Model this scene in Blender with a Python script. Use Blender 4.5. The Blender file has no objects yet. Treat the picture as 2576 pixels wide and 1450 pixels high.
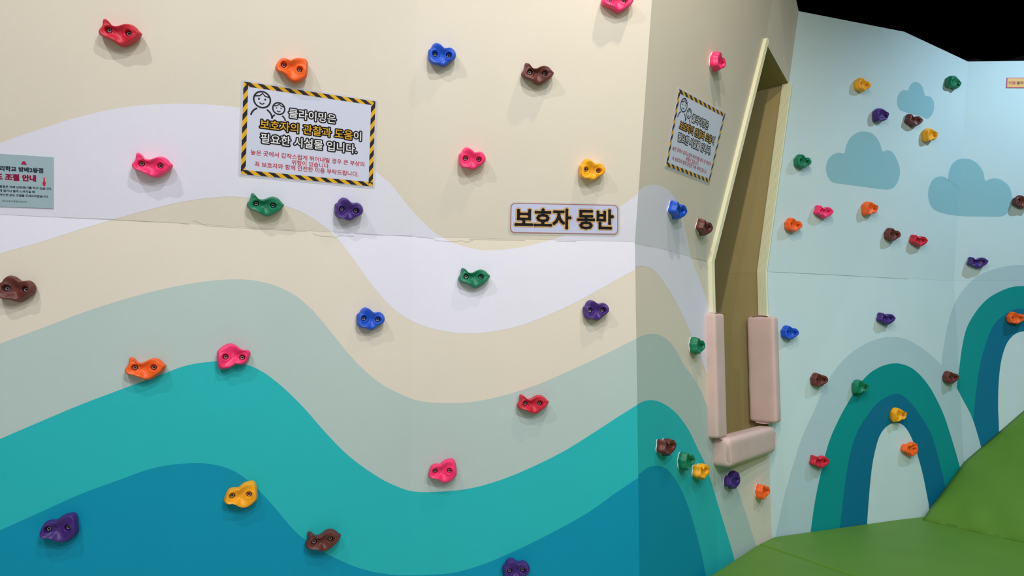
import bpy, bmesh, math, random
from mathutils import Vector as V, Matrix

# ------------------------------------------------------------------ camera
F = 1700.0; CX = 1288.0; CY = 725.0; HOR = 866.0
PITCH = math.atan((HOR - CY) / F)
CAM = V((0, 0, 1.06)); DS = 0.36                 # panel seam is 0.36 m above the lens
FW = V((0, math.cos(PITCH), math.sin(PITCH))); UP = V((0, -math.sin(PITCH), math.cos(PITCH))); RT = V((1, 0, 0))
sc = bpy.context.scene
C = sc.collection
cd = bpy.data.cameras.new('camera'); cam = bpy.data.objects.new('camera', cd); C.objects.link(cam)
cd.sensor_width = 36.0; cd.lens = 36.0 * F / 2576.0; cd.clip_start = 0.02; cd.clip_end = 100
cam.location = CAM; cam.rotation_euler = (math.pi / 2 + PITCH, 0, 0)
sc.camera = cam
# ------------------------------------------------------------------ world, lamps, exposure
w = bpy.data.worlds.new('world'); sc.world = w; w.use_nodes = True
w.node_tree.nodes['Background'].inputs[0].default_value = (0.9, 0.95, 1.0, 1)
w.node_tree.nodes['Background'].inputs[1].default_value = 0.0
sc.view_settings.view_transform = 'Standard'; sc.view_settings.look = 'None'
sc.view_settings.gamma = 1.0; sc.view_settings.use_curve_mapping = False
sc.view_settings.exposure = -0.04

def spot(name, loc, aim, power, col, ang=100, size=0.022, blend=0.7):
    l = bpy.data.lights.new(name, 'SPOT'); l.energy = power; l.color = col
    l.spot_size = math.radians(ang); l.spot_blend = blend; l.shadow_soft_size = size
    o = bpy.data.objects.new(name, l); C.objects.link(o); o.location = loc
    o.rotation_euler = (V(aim) - V(loc)).to_track_quat('-Z', 'Y').to_euler(); return o
def fill_lamp(name, loc, sx, sy, power, col):
    l = bpy.data.lights.new(name, 'AREA'); l.shape = 'RECTANGLE'; l.size = sx; l.size_y = sy
    l.energy = power; l.color = col
    o = bpy.data.objects.new(name, l); C.objects.link(o); o.location = loc; return o
spot('downlight_a', (-1.3, 0.35, 3.25), (-1.0, 1.8, 0.8), 62, (1.0, 0.96, 0.90), 130)
spot('downlight_b', (0.25, 0.45, 3.25), (0.2, 2.2, 0.6), 66, (1.0, 0.96, 0.92), 130)
spot('downlight_c', (0.72, 1.45, 3.35), (0.66, 2.4, 2.35), 66, (1.0, 0.86, 0.64), 92, blend=1.0)
spot('downlight_d', (3.45, 2.65, 3.25), (2.7, 3.8, 1.5), 125, (0.60, 0.82, 1.0), 100, blend=1.0)
spot('downlight_e', (2.05, 1.75, 3.25), (1.95, 2.35, 0.0), 74, (0.88, 0.97, 1.0), 82, blend=1.0)
spot('downlight_f', (-0.9, -0.9, 3.25), (-0.6, 1.8, 0.0), 58, (0.95, 0.97, 1.0), 100)
spot('downlight_g', (0.7, -0.7, 3.25), (0.8, 2.3, -0.2), 114, (0.95, 0.97, 1.0), 100)
fill_lamp('fill_light', (2.3, -1.5, 3.35), 1.2, 0.6, 86, (0.94, 0.98, 1.0))  # unseen area light, added as soft fill for the middle and right walls
fill_lamp('rear_fill_light', (-0.2, -2.4, 3.35), 1.8, 0.6, 40, (0.97, 0.98, 1.0))  # added behind the camera for bounce fill, no visible fixture

# ------------------------------------------------------------------ geometry helpers
def ray(x, y): return RT * ((x - CX) / F) + UP * ((CY - y) / F) + FW
def proj(P):
    d = P - CAM; z = d.dot(FW); return (CX + F * d.dot(RT) / z, CY - F * d.dot(UP) / z)
def seam(x, y): r = ray(x, y); return CAM + r * (DS / r.z)
def face_cam(n, a): return n if n.dot(CAM - a) > 0 else -n
def plane3(a, b, c):
    n = (b - a).cross(c - a).normalized(); return (a, face_cam(n, a))
def tiltplane(a, b, t):
    h = V((b.x - a.x, b.y - a.y, 0)).normalized(); n = face_cam(V((h.y, -h.x, 0)), a)
    return (a, face_cam(h.cross(V((0, 0, 1)) + n * t).normalized(), a))
def hit(x, y, pl, off=0.0):
    a, n = pl; a = a + n * off; r = ray(x, y); return CAM + r * ((a - CAM).dot(n) / r.dot(n))
def on_z(x, y, z): r = ray(x, y); return CAM + r * ((z - CAM.z) / r.z)
def at_z(P, z): return V((P.x, P.y, z))
def extend(a, b, z): return a + (b - a) * ((z - a.z) / (b.z - a.z))
def spline(pts, step=6.0, closed=False):
    out = []; n = len(pts)
    rng = range(n) if closed else range(n - 1)
    for i in rng:
        g = lambda k: pts[k % n] if closed else pts[max(0, min(n - 1, k))]
        p0, p1, p2, p3 = g(i - 1), g(i), g(i + 1), g(i + 2)
        m = max(1, int(math.hypot(p2[0] - p1[0], p2[1] - p1[1]) / step))
        for k in range(m):
            t = k / m
            out.append(tuple(0.5 * (2 * p1[j] + (p2[j] - p0[j]) * t + (2 * p0[j] - 5 * p1[j] + 4 * p2[j] - p3[j]) * t * t
                             + (3 * p1[j] - p0[j] - 3 * p2[j] + p3[j]) * t ** 3) for j in (0, 1)))
    if not closed: out.append(tuple(pts[-1]))
    return out
def resample(pts, n):
    d = [0.0]
    for a, b in zip(pts, pts[1:]): d.append(d[-1] + math.hypot(b[0] - a[0], b[1] - a[1]))
    out = []; j = 0
    for i in range(n):
        s = d[-1] * i / (n - 1)
        while j < len(pts) - 2 and d[j + 1] < s: j += 1
        t = (s - d[j]) / max(1e-9, d[j + 1] - d[j]); t = max(0, min(1, t))
        out.append((pts[j][0] + (pts[j + 1][0] - pts[j][0]) * t, pts[j][1] + (pts[j + 1][1] - pts[j][1]) * t))
    return out
def clip(poly, conv):                                     # convex clip in the image plane
    area = sum(conv[i][0] * conv[(i + 1) % len(conv)][1] - conv[(i + 1) % len(conv)][0] * conv[i][1] for i in range(len(conv)))
    cv = conv if area > 0 else conv[::-1]
    out = list(poly)
    for i in range(len(cv)):
        a, b = cv[i], cv[(i + 1) % len(cv)]
        f = lambda p: (b[0] - a[0]) * (p[1] - a[1]) - (b[1] - a[1]) * (p[0] - a[0])
        src, out = out, []
        for k in range(len(src)):
            p, q = src[k], src[(k + 1) % len(src)]
            fp, fq = f(p), f(q)
            if fp >= 0: out.append(p)
            if (fp > 0 > fq) or (fp < 0 < fq):
                t = fp / (fp - fq); out.append((p[0] + (q[0] - p[0]) * t, p[1] + (q[1] - p[1]) * t))
        if len(out) < 3: return []
    return out
def mesh_obj(name, verts, faces, mat, parent=None, smooth=False, mats=None, idx=None):
    m = bpy.data.meshes.new(name); m.from_pydata([tuple(v) for v in verts], [], faces)
    for k in (mats or ([mat] if mat else [])): m.materials.append(k)
    if idx: m.polygons.foreach_set('material_index', idx)
    if smooth: m.polygons.foreach_set('use_smooth', [True] * len(m.polygons))
    m.update()
    o = bpy.data.objects.new(name, m); C.objects.link(o); o.parent = parent; return o
def bm_obj(name, bm, mat, parent=None, smooth=True):
    m = bpy.data.meshes.new(name); bm.to_mesh(m); bm.free()
    if mat: m.materials.append(mat)
    if smooth: m.polygons.foreach_set('use_smooth', [True] * len(m.polygons))
    o = bpy.data.objects.new(name, m); C.objects.link(o); o.parent = parent; return o
def empty(name, loc=(0, 0, 0)):
    o = bpy.data.objects.new(name, None); C.objects.link(o); o.location = loc; o.empty_display_size = 0.05; return o
def tag(o, label=None, cat=None, group=None, kind=None):
    if label: o['label'] = label
    if cat: o['category'] = cat
    if group: o['group'] = group
    if kind: o['kind'] = kind
    return o
def lin(c):
    f = lambda v: v / 12.92 if v <= 0.04045 else ((v + 0.055) / 1.055) ** 2.4
    return tuple(f(v / 255.0) for v in c) + (1,)
def mat(name, col, rough=0.6, spec=0.4, metal=0.0, bump=0.0, bscale=300.0, var=0.0, vscale=6.0, sheen=0.0, emit=0.0, coat=0.0, alpha=1.0):
    m = bpy.data.materials.new(name); m.use_nodes = True
    nt = m.node_tree; b = nt.nodes['Principled BSDF']; lk = nt.links.new
    b.inputs['Roughness'].default_value = rough; b.inputs['Specular IOR Level'].default_value = spec
    b.inputs['Metallic'].default_value = metal; b.inputs['Base Color'].default_value = lin(col)
    b.inputs['Coat Weight'].default_value = coat; b.inputs['Coat Roughness'].default_value = 0.08
    b.inputs['Alpha'].default_value = alpha
    tc = nt.nodes.new('ShaderNodeTexCoord')
    if var > 0:
        n = nt.nodes.new('ShaderNodeTexNoise'); n.inputs['Scale'].default_value = vscale; n.inputs['Detail'].default_value = 5
        mx = nt.nodes.new('ShaderNodeMixRGB'); mx.blend_type = 'MULTIPLY'; mx.inputs[0].default_value = 1.0
        cr = nt.nodes.new('ShaderNodeValToRGB'); cr.color_ramp.elements[0].color = (1 - var,) * 3 + (1,); cr.color_ramp.elements[1].color = (1, 1, 1, 1)
        cr.color_ramp.elements[0].position = 0.3; cr.color_ramp.elements[1].position = 0.7
        mx.inputs[1].default_value = lin(col)
        lk(tc.outputs['Object'], n.inputs['Vector']); lk(n.outputs['Fac'], cr.inputs[0]); lk(cr.outputs[0], mx.inputs[2]); lk(mx.outputs[0], b.inputs['Base Color'])
    if bump > 0:
        n2 = nt.nodes.new('ShaderNodeTexNoise'); n2.inputs['Scale'].default_value = bscale; n2.inputs['Detail'].default_value = 3
        bp = nt.nodes.new('ShaderNodeBump'); bp.inputs['Strength'].default_value = bump; bp.inputs['Distance'].default_value = 0.002
        lk(tc.outputs['Object'], n2.inputs['Vector']); lk(n2.outputs['Fac'], bp.inputs['Height']); lk(bp.outputs[0], b.inputs['Normal'])
    return m

WP = dict(rough=0.6, spec=0.2, bump=0.12, bscale=420, var=0.03, vscale=4)
M = {
    'cream': mat('paint_cream', (228, 219, 205), **WP),
    'lavender': mat('paint_lavender', (232, 231, 247), **WP),
    'greygreen': mat('paint_grey_green', (186, 205, 203), **WP),
    'turq': mat('paint_turquoise', (40, 188, 194), **WP),
    'deep': mat('paint_deep_blue', (0, 150, 184), **WP),
    'pale': mat('paint_pale_blue', (205, 226, 230), **WP),
    'archlight': mat('paint_mist_blue', (180, 206, 214), **WP),
    'archteal': mat('paint_teal', (6, 146, 146), **WP),
    'archblue': mat('paint_ocean_blue', (8, 112, 146), **WP),
    'cloud': mat('paint_cloud', (146, 194, 204), **WP),
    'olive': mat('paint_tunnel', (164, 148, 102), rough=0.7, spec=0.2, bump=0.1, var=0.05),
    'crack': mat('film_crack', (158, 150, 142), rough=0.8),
    'hall': mat('hall_wall', (222, 220, 214), rough=0.8),
    'hallfloor': mat('hall_floor', (190, 182, 168), rough=0.5, var=0.08),
    'dark': mat('dark_gap', (30, 28, 26), rough=0.9),
    'black': mat('black_ceiling', (6, 6, 8), rough=0.95, spec=0.05),
    'greyback': mat('grey_backdrop', (92, 92, 104), rough=0.9, spec=0.1),
    'mat_green': mat('vinyl_green', (92, 136, 46), rough=0.5, spec=0.25, bump=0.25, bscale=260, var=0.08, vscale=5),
    'pad': mat('vinyl_dusty_pink', (222, 192, 186), rough=0.5, spec=0.35, bump=0.25, bscale=300, var=0.06, vscale=10),
    'trim': mat('rubber_cream', (226, 226, 196), rough=0.5, spec=0.3),
    'white': mat('highlight_white', (240, 240, 240), rough=0.5),
    'steel': mat('bolt_steel', (196, 196, 200), rough=0.4, metal=0.6),
    'socket': mat('bolt_socket', (22, 22, 26), rough=0.6),
    'paper': mat('laminated_paper', (212, 215, 238), rough=0.35, spec=0.45, coat=0.35),
    'paper_lilac': mat('laminated_lilac_paper', (206, 210, 244), rough=0.35, spec=0.45, coat=0.3),
    'paper_mint': mat('laminated_mint_paper', (162, 188, 198), rough=0.4, spec=0.4, coat=0.2),
    'film': mat('laminate_film', (238, 236, 238), rough=0.25, spec=0.5, alpha=0.4),
    'ink_black': mat('ink_black', (34, 28, 34), rough=0.4),
    'ink_yellow': mat('ink_yellow', (232, 178, 40), rough=0.4),
    'ink_red': mat('ink_red', (200, 44, 60), rough=0.4),
    'ink_white': mat('ink_white', (244, 244, 250), rough=0.4),
    'ink_brown': mat('ink_brown', (176, 118, 96), rough=0.4),
    'ink_amber': mat('ink_amber', (246, 200, 130), rough=0.4),
    'ink_magenta': mat('ink_magenta', (170, 30, 84), rough=0.4),
    'ink_navy': mat('ink_navy', (56, 62, 84), rough=0.4),
    'sign_orange': mat('sign_orange', (236, 178, 84), rough=0.4),
    'sign_pink': mat('sign_pink', (222, 96, 110), rough=0.4),
    'sign_edge': mat('sign_edge', (200, 60, 110), rough=0.4),
}

# lettering outlines, made once
_tc = {}
def text_mesh(body, offset=0.0):
    key = (body, offset)
    if key not in _tc:
        c = bpy.data.curves.new('txt', 'FONT'); c.body = body; c.offset = offset; c.resolution_u = 2
        o = bpy.data.objects.new('txt', c); C.objects.link(o); bpy.context.view_layer.update()
        m = bpy.data.meshes.new_from_object(o.evaluated_get(bpy.context.evaluated_depsgraph_get()))
        vs = [(v.co.x, v.co.y) for v in m.vertices]; fs = [tuple(p.vertices) for p in m.polygons]
        bpy.data.objects.remove(o); bpy.data.curves.remove(c); bpy.data.meshes.remove(m)
        _tc[key] = (vs, fs)
    return _tc[key]
for _t in ('클라이밍은', '보호자의 관찰과 도움이', '보호자의 관찰과 도움', '이', '필요한 시설물 입니다.', '높은 곳에서 갑작스럽게 뛰어내릴 경우 큰 부상의', '위험이 있습니다.',
           '꼭 보호자와 함께 안전한 이용 부탁드립니다.', '보호자 동반', '리학교 방배2동점', '도 조절 안내', '동점은 자체 난방/환기를 하고 있습니다.', '에 덥거나 춥게 느껴지실 때',
           '주시면 온도 조절을 도와드리겠습니다.', '서초구육아종합지원센터', '위험!', '올라가지 마세요'): text_mesh(_t)

# ------------------------------------------------------------------ wall facets
ZT = 2.78; ZM = 0.135; T1 = 0.24; T3 = 0.07; GAP = 0.0002
sA, sAB, sBC, s12 = seam(-420, 519.6), seam(454, 562), seam(1040, 596), seam(1597, 609)
sH, s23, s3, s34, s4 = seam(1786, 659.5), seam(1921, 683.7), seam(2222, 698.5), seam(2400, 707), seam(3100, 703.5)
pB = tiltplane(sAB, sBC, T1)
tAB = extend(sAB, hit(480, 0, pB), ZT); tBC = extend(sBC, hit(1048, 0, pB), ZT)
pA = plane3(sA, sAB, tAB); pC = plane3(sBC, s12, tBC)
t12 = extend(s12, hit(1640, 0, pC), ZT)
tA = sA + (tAB - sAB)
pW2 = plane3(s12, sH, t12)
D1 = hit(1924, 103, pW2); tH = extend(D1, hit(1943, 0, pW2), ZT)
p3a = tiltplane(s23, s3, T3)
t23 = hit(2009, 28, p3a); t3 = hit(2275, 80, p3a)
p3b = plane3(s3, s34, t3); t34 = hit(2435, 155, p3b)
p4 = plane3(s34, s4, t34); t4 = hit(3100, 146, p4)
R1 = s23 + (t23 - s23) * 0.715                               # top right corner of the opening
pH = plane3(D1, R1, t23)
tH2 = hit(2003, 0, pH); 
SILL = 0.60
FAC = {}
def facet(key, pts, pl=None):
    pl = pl or plane3(pts[0], pts[1], pts[2]); FAC[key] = dict(pts=pts, pl=pl, px=[proj(p) for p in pts])
def lower(key, a, b, z0=0.0, z1=None):
    z1 = a.z - GAP if z1 is None else z1
    facet(key, [at_z(a, z0), at_z(b, z0), at_z(b, z1), at_z(a, z1)])
def upper(key, a, b, tb, ta, pl):
    facet(key, [a + V((0, 0, GAP)), b + V((0, 0, GAP)), tb, ta], pl)
lower('A_lo', sA, sAB); lower('B_lo', sAB, sBC); lower('C_lo', sBC, s12)
upper('A_up', sA, sAB, tAB, tA, pA); upper('B_up', sAB, sBC, tBC, tAB, pB); upper('C_up', sBC, s12, t12, tBC, pC)
lower('H_lo', s12, sH); lower('S_lo', sH, s23, 0.0, SILL)
facet('H_up', [s12 + V((0, 0, GAP)), sH + V((0, 0, GAP)), D1, tH, t12], pW2)
facet('S_up', [D1, R1, t23, tH2 + (tH2 - t23) * 0.6, tH], pH)
lower('3a_lo', s23, s3); lower('3b_lo', s3, s34); lower('4_lo', s34, s4)
upper('3a_up', s23, s3, t3, t23, p3a); upper('3b_up', s3, s34, t34, t3, p3b); upper('4_up', s34, s4, t4, t34, p4)
WALLS = {'wall_left': ['A_lo', 'B_lo', 'C_lo', 'A_up', 'B_up', 'C_up'], 'wall_middle': ['H_lo', 'S_lo', 'H_up', 'S_up'],
         'wall_right': ['3a_lo', '3b_lo', '3a_up', '3b_up'], 'wall_far': ['4_lo', '4_up']}
LBL = {'wall_left': 'long cream climbing wall painted with rolling turquoise waves', 'wall_middle': 'narrow shaded climbing wall with the tall padded opening',
       'wall_right': 'pale blue climbing wall with small painted arch and clouds', 'wall_far': 'bright pale blue wall end with large painted arch'}
ROOT = {}
BASECOL = {'wall_left': 'cream', 'wall_middle': 'cream', 'wall_right': 'pale', 'wall_far': 'pale'}
for wname, keys in WALLS.items():
    c = sum((FAC[keys[0]]['pts'][0], FAC[keys[0]]['pts'][1]), V()) / 2
    r = empty(wname, (c.x, c.y, 0)); tag(r, LBL[wname], 'wall', kind='structure'); ROOT[wname] = r
    for k in keys:
        f = FAC[k]; n = f['pl'][1]; P = f['pts']; m = len(P); inv = V((c.x, c.y, 0))
        vs = [p - inv for p in P] + [p - n * 0.02 - inv for p in P]
        fs = [tuple(range(m)), tuple(range(2 * m - 1, m - 1, -1))] + [(i, i + m, (i + 1) % m + m, (i + 1) % m) for i in range(m)]
        o = mesh_obj('wall_panel', vs, fs, M[BASECOL[wname]], r)
    # dark strip behind the open joint between the lower and upper panels
def backing(wname, a, b):
    n = face_cam(V((b.y - a.y, a.x - b.x, 0)).normalized(), a); r = ROOT[wname]; q = r.location
    vs = []
    for p in (a, b):
        for z in (-0.02, 0.02): vs.append(p - n * 0.022 + V((0, 0, z)) - V(q))
    mesh_obj('joint_backing', vs, [(0, 1, 3, 2)], M['dark'], r)
for wn, a, b in (('wall_left', sA, sAB), ('wall_left', sAB, sBC), ('wall_left', sBC, s12), ('wall_middle', s12, sH), ('wall_right', s23, s3), ('wall_right', s3, s34), ('wall_far', s34, s4)):
    backing(wn, a, b)

def wall_of(x, y, wname):
    best = None
    for k in WALLS[wname]:
        px = FAC[k]['px']; s = [((px[(i + 1) % len(px)][0] - px[i][0]) * (y - px[i][1]) - (px[(i + 1) % len(px)][1] - px[i][1]) * (x - px[i][0]))
             / math.hypot(px[(i + 1) % len(px)][0] - px[i][0], px[(i + 1) % len(px)][1] - px[i][1]) for i in range(len(px))]
        d = min(s) if sum(s) > 0 else min(-v for v in s)
        if best is None or d > best[0]: best = (d, k)
    return FAC[best[1]]
def paint(name, wname, polys, mt, off, keys=None):           # flat paint film on the wall, cut at every fold
    vs, fs = [], []; r = ROOT[wname]
    for k in (keys or WALLS[wname]):
        f = FAC[k]
        for p in polys:
            q = clip(p, f['px'])
            if len(q) < 3: continue
            i0 = len(vs); vs += [hit(x, y, f['pl'], off) - r.location for x, y in q]; fs.append(tuple(range(i0, i0 + len(q))))
    if not fs: return None
    o = mesh_obj(name, vs, fs, M[mt], r)
    bm = bmesh.new(); bm.from_mesh(o.data); bmesh.ops.remove_doubles(bm, verts=bm.verts, dist=2e-5)
    bmesh.ops.recalc_face_normals(bm, faces=bm.faces); bm.to_mesh(o.data); bm.free()
    return o
def yfun(pts):
    s = spline(pts, 5)
    def f(x):
        if x <= s[0][0]: return s[0][1] + (x - s[0][0]) * (s[1][1] - s[0][1]) / (s[1][0] - s[0][0])
        for a, b in zip(s, s[1:]):
            if b[0] >= x: return a[1] + (b[1] - a[1]) * (x - a[0]) / max(1e-6, b[0] - a[0])
        return s[-1][1] + (x - s[-1][0]) * (s[-1][1] - s[-2][1]) / max(1e-6, s[-1][0] - s[-2][0])
    return f
def band(top, bot, x0, x1, step=7):
    out = []; n = int((x1 - x0) / step)
    for i in range(n):
        a = x0 + (x1 - x0) * i / n; b = x0 + (x1 - x0) * (i + 1) / n
        ya, yb, za, zb = top(a), top(b), bot(a), bot(b)
        if za > ya or zb > yb: out.append([(a, ya), (b, yb), (b, max(zb, yb + .01)), (a, max(za, ya + .01))])
    return out
LOW = lambda x: 2300.0
c1 = yfun([(-200, 440), (-100, 396), (0, 360), (100, 325), (200, 294), (300, 272), (400, 262), (500, 262), (600, 271), (700, 292), (800, 334), (870, 375), (940, 428), (985, 466), (1020, 510), (1060, 555), (1100, 590), (1150, 615), (1200, 628), (1235, 630), (1280, 627), (1330, 619), (1380, 606), (1430, 588), (1500, 556), (1566, 516), (1640, 462)])
c2 = yfun([(-200, 700), (-100, 668), (0, 638), (100, 610), (200, 578), (330, 540), (450, 510), (540, 497), (600, 496), (680, 508), (760, 535), (830, 582), (880, 640), (930, 710), (980, 768), (1030, 805), (1090, 828), (1160, 839), (1230, 836), (1300, 822), (1370, 797), (1440, 765), (1500, 733), (1550, 705), (1640, 655)])
c3 = yfun([(-200, 940), (-100, 903), (0, 865), (100, 828), (200, 790), (300, 757), (400, 730), (480, 714), (550, 705), (620, 704), (680, 715), (740, 742), (790, 785), (840, 845), (890, 905), (950, 960), (1010, 993), (1060, 1010), (1130, 1015), (1200, 1010), (1280, 992), (1360, 965), (1440, 930), (1520, 893), (1640, 832)])
c4 = yfun([(-200, 1190), (-100, 1148), (0, 1105), (100, 1062), (200, 1020), (300, 982), (400, 945), (470, 920), (540, 910), (600, 913), (650, 930), (700, 965), (760, 1022), (820, 1090), (880, 1150), (950, 1200), (1000, 1225), (1040, 1237), (1100, 1238), (1180, 1230), (1260, 1208), (1340, 1175), (1420, 1135), (1500, 1085), (1560, 1046), (1640, 996)])
c5 = yfun([(-200, 1425), (-100, 1380), (0, 1335), (100, 1290), (200, 1245), (300, 1208), (380, 1180), (450, 1168), (520, 1167), (580, 1182), (630, 1215), (680, 1265), (740, 1335), (790, 1375), (850, 1408), (920, 1435), (1000, 1448), (1080, 1447), (1150, 1440), (1230, 1415), (1310, 1380), (1400, 1335), (1480, 1290), (1550, 1240), (1640, 1180)])
for top, bot, mt, off, lb in ((c1, c2, 'lavender', .0003, 'lavender white painted wave'), (c3, LOW, 'greygreen', .0003, 'pale grey green painted wave'),
                              (c4, LOW, 'turq', .0006, 'turquoise painted wave'), (c5, LOW, 'deep', .0009, 'deep blue painted wave')):
    o = paint('mural_band', 'wall_left', band(top, bot, -260, 1660), mt, off); o['label'] = lb
w1 = yfun([(1570, 512), (1604, 482), (1625, 469), (1647, 465), (1672, 472), (1695, 495), (1712, 530), (1721, 565), (1728, 600), (1737, 640), (1747, 672), (1758, 700), (1775, 748), (1792, 800), (1830, 930)])
w2 = yfun([(1570, 678), (1597, 671), (1618, 670), (1638, 676), (1660, 697), (1690, 742), (1720, 800), (1745, 858), (1765, 908), (1790, 975), (1850, 1150)])
w3 = yfun([(1570, 872), (1600, 853), (1622, 843), (1648, 841), (1675, 852), (1700, 880), (1720, 918), (1745, 952), (1769, 997), (1800, 1080), (1837, 1180), (1856, 1232), (1878, 1298), (1900, 1367), (1930, 1460)])
w4 = yfun([(1570, 1040), (1603, 1018), (1628, 1008), (1655, 1010), (1685, 1026), (1710, 1050), (1734.5, 1086), (1757, 1133), (1773, 1166), (1790, 1215), (1809, 1279), (1828, 1340), (1845, 1398), (1870, 1500)])
w5 = yfun([(1570, 1222), (1605, 1196), (1630, 1177), (1652, 1172.5), (1671, 1177), (1690, 1193.5), (1712, 1229), (1734.5, 1284.5), (1751, 1340), (1765, 1395), (1776, 1450), (1795, 1560)])
for top, bot, mt, off, lb in ((w1, w2, 'lavender', .0003, 'lavender white painted wave'), (w3, LOW, 'greygreen', .0003, 'pale grey green painted wave'),
                              (w4, LOW, 'turq', .0006, 'teal painted wave'), (w5, LOW, 'deep', .0009, 'deep blue painted wave')):
    o = paint('mural_band', 'wall_middle', band(top, bot, 1560, 1800 if mt == 'lavender' else 1960, 4), mt, off, ['H_lo', 'H_up'] if mt == 'lavender' else None); o['label'] = lb

def stroke(pts, w_):
    out = []
    for a, b in zip(pts, pts[1:]):
        l = math.hypot(b[0] - a[0], b[1] - a[1]); nx, ny = -(b[1] - a[1]) / l * w_ / 2, (b[0] - a[0]) / l * w_ / 2
        out.append([(a[0] + nx, a[1] + ny), (b[0] + nx, b[1] + ny), (b[0] - nx, b[1] - ny), (a[0] - nx, a[1] - ny)])
    return out
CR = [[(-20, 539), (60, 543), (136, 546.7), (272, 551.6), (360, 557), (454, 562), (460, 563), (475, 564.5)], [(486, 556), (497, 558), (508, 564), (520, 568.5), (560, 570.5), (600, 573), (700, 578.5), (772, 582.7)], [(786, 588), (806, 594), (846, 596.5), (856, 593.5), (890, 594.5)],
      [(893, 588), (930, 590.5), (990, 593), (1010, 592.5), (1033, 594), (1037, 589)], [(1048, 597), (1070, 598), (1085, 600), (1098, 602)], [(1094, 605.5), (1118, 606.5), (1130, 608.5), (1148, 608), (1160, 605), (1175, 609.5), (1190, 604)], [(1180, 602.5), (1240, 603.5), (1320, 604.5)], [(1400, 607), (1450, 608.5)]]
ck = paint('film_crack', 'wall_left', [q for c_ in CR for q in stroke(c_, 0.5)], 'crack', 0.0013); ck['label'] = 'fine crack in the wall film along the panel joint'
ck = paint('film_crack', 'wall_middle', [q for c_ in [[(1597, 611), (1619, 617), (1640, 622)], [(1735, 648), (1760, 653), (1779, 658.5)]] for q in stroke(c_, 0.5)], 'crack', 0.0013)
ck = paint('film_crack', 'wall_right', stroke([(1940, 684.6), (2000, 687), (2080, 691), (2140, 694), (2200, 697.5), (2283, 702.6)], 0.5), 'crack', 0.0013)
# arches: outlines in order left foot -> crown -> right foot
A1 = [[(1938, 1420), (1952, 1347), (1966, 1280), (1985, 1205), (2002, 1150), (2018, 1100), (2047, 1036), (2070, 984), (2093.5, 941), (2128, 900), (2172, 868), (2215, 851), (2244, 848), (2273, 852), (2302, 865), (2331, 885), (2360, 910), (2384, 940), (2406, 975), (2421, 1004), (2444, 1048), (2461, 1100), (2476, 1160), (2496, 1260), (2510, 1360)],
      [(2029, 1420), (2039, 1340), (2050.5, 1260), (2067, 1182), (2086, 1111), (2112, 1052), (2137, 1007), (2160, 970), (2186, 941), (2215, 923), (2244, 915), (2267, 916), (2293, 926), (2316.5, 946), (2337, 972), (2354, 1001), (2374.4, 1045), (2392, 1098), (2412, 1166), (2428, 1240), (2445, 1360)],
      [(2103, 1420), (2112, 1333), (2118, 1284), (2126, 1215), (2139, 1141), (2156, 1088), (2179, 1050), (2209, 1013), (2244, 993), (2267, 994), (2293, 1016), (2318, 1050), (2343, 1094), (2359, 1147), (2370.5, 1193), (2379, 1235), (2392, 1340)],
      [(2176, 1420), (2181, 1326), (2184, 1279), (2188, 1229), (2194, 1174), (2202, 1133), (2213, 1097), (2230, 1074), (2252, 1064), (2274, 1072), (2293, 1102), (2307, 1141), (2321, 1193), (2330.5, 1240), (2337.4, 1279), (2346, 1360)]]
def mirror(pts, cx): return pts + [(2 * cx - x, y) for x, y in pts[::-1]]
A2 = [mirror([(2352, 1380), (2356, 1150), (2360, 1000), (2368.6, 912), (2374.4, 871), (2383, 825), (2394.7, 781), (2409, 749.5), (2433, 718), (2460, 694), (2493, 680), (2526, 671), (2560, 667)], 2590),
      mirror([(2396, 1380), (2400, 1150), (2402, 1040), (2406.8, 975), (2413.5, 923), (2420.7, 871), (2432, 825), (2455.5, 784), (2484.5, 752), (2519, 732), (2548, 722), (2574, 720)], 2590),
      mirror([(2436, 1380), (2440, 1180), (2445, 1090), (2452.6, 1013), (2458, 964), (2467, 912), (2481.6, 860), (2499, 819), (2522, 796), (2548, 780), (2574, 777)], 2590),
      mirror([(2513, 1380), (2514, 1200), (2513, 1080), (2511, 1027), (2512, 970), (2518, 912), (2531, 868), (2548, 845), (2563, 836.5), (2578, 834)], 2592)]
def ring(outer, inner, n=110):
    a, b = resample(spline(outer, 5), n), resample(spline(inner, 5), n)
    return [[a[i], a[i + 1], b[i + 1], b[i]] for i in range(n - 1)]
def fill(outl):
    a = resample(spline(outl, 5), 90); cx = sum(p[0] for p in a) / 90; cy = sum(p[1] for p in a) / 90
    return [[a[i], a[(i + 1) % 90], (cx, cy)] for i in range(90)]
for wn in ('wall_right', 'wall_far'):
    for A, off, nm in ((A2, .0003, 'large arch'), (A1, .0006, 'small arch')):
        for i, (mt, cn) in enumerate((('archlight', 'mist blue'), ('archteal', 'teal'), ('archblue', 'ocean blue'))):
            o = paint('mural_arch', wn, ring(A[i], A[i + 1]), mt, off)
            if o: o['label'] = cn + ' stripe of the ' + nm
        o = paint('mural_arch', wn, fill(A[3]), 'pale', off + .0001)
        if o: o['label'] = 'pale inner field of the ' + nm
cl = lambda pts, s, ox, oy: [(x / s + ox, y / s + oy) for x, y in pts]
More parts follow.
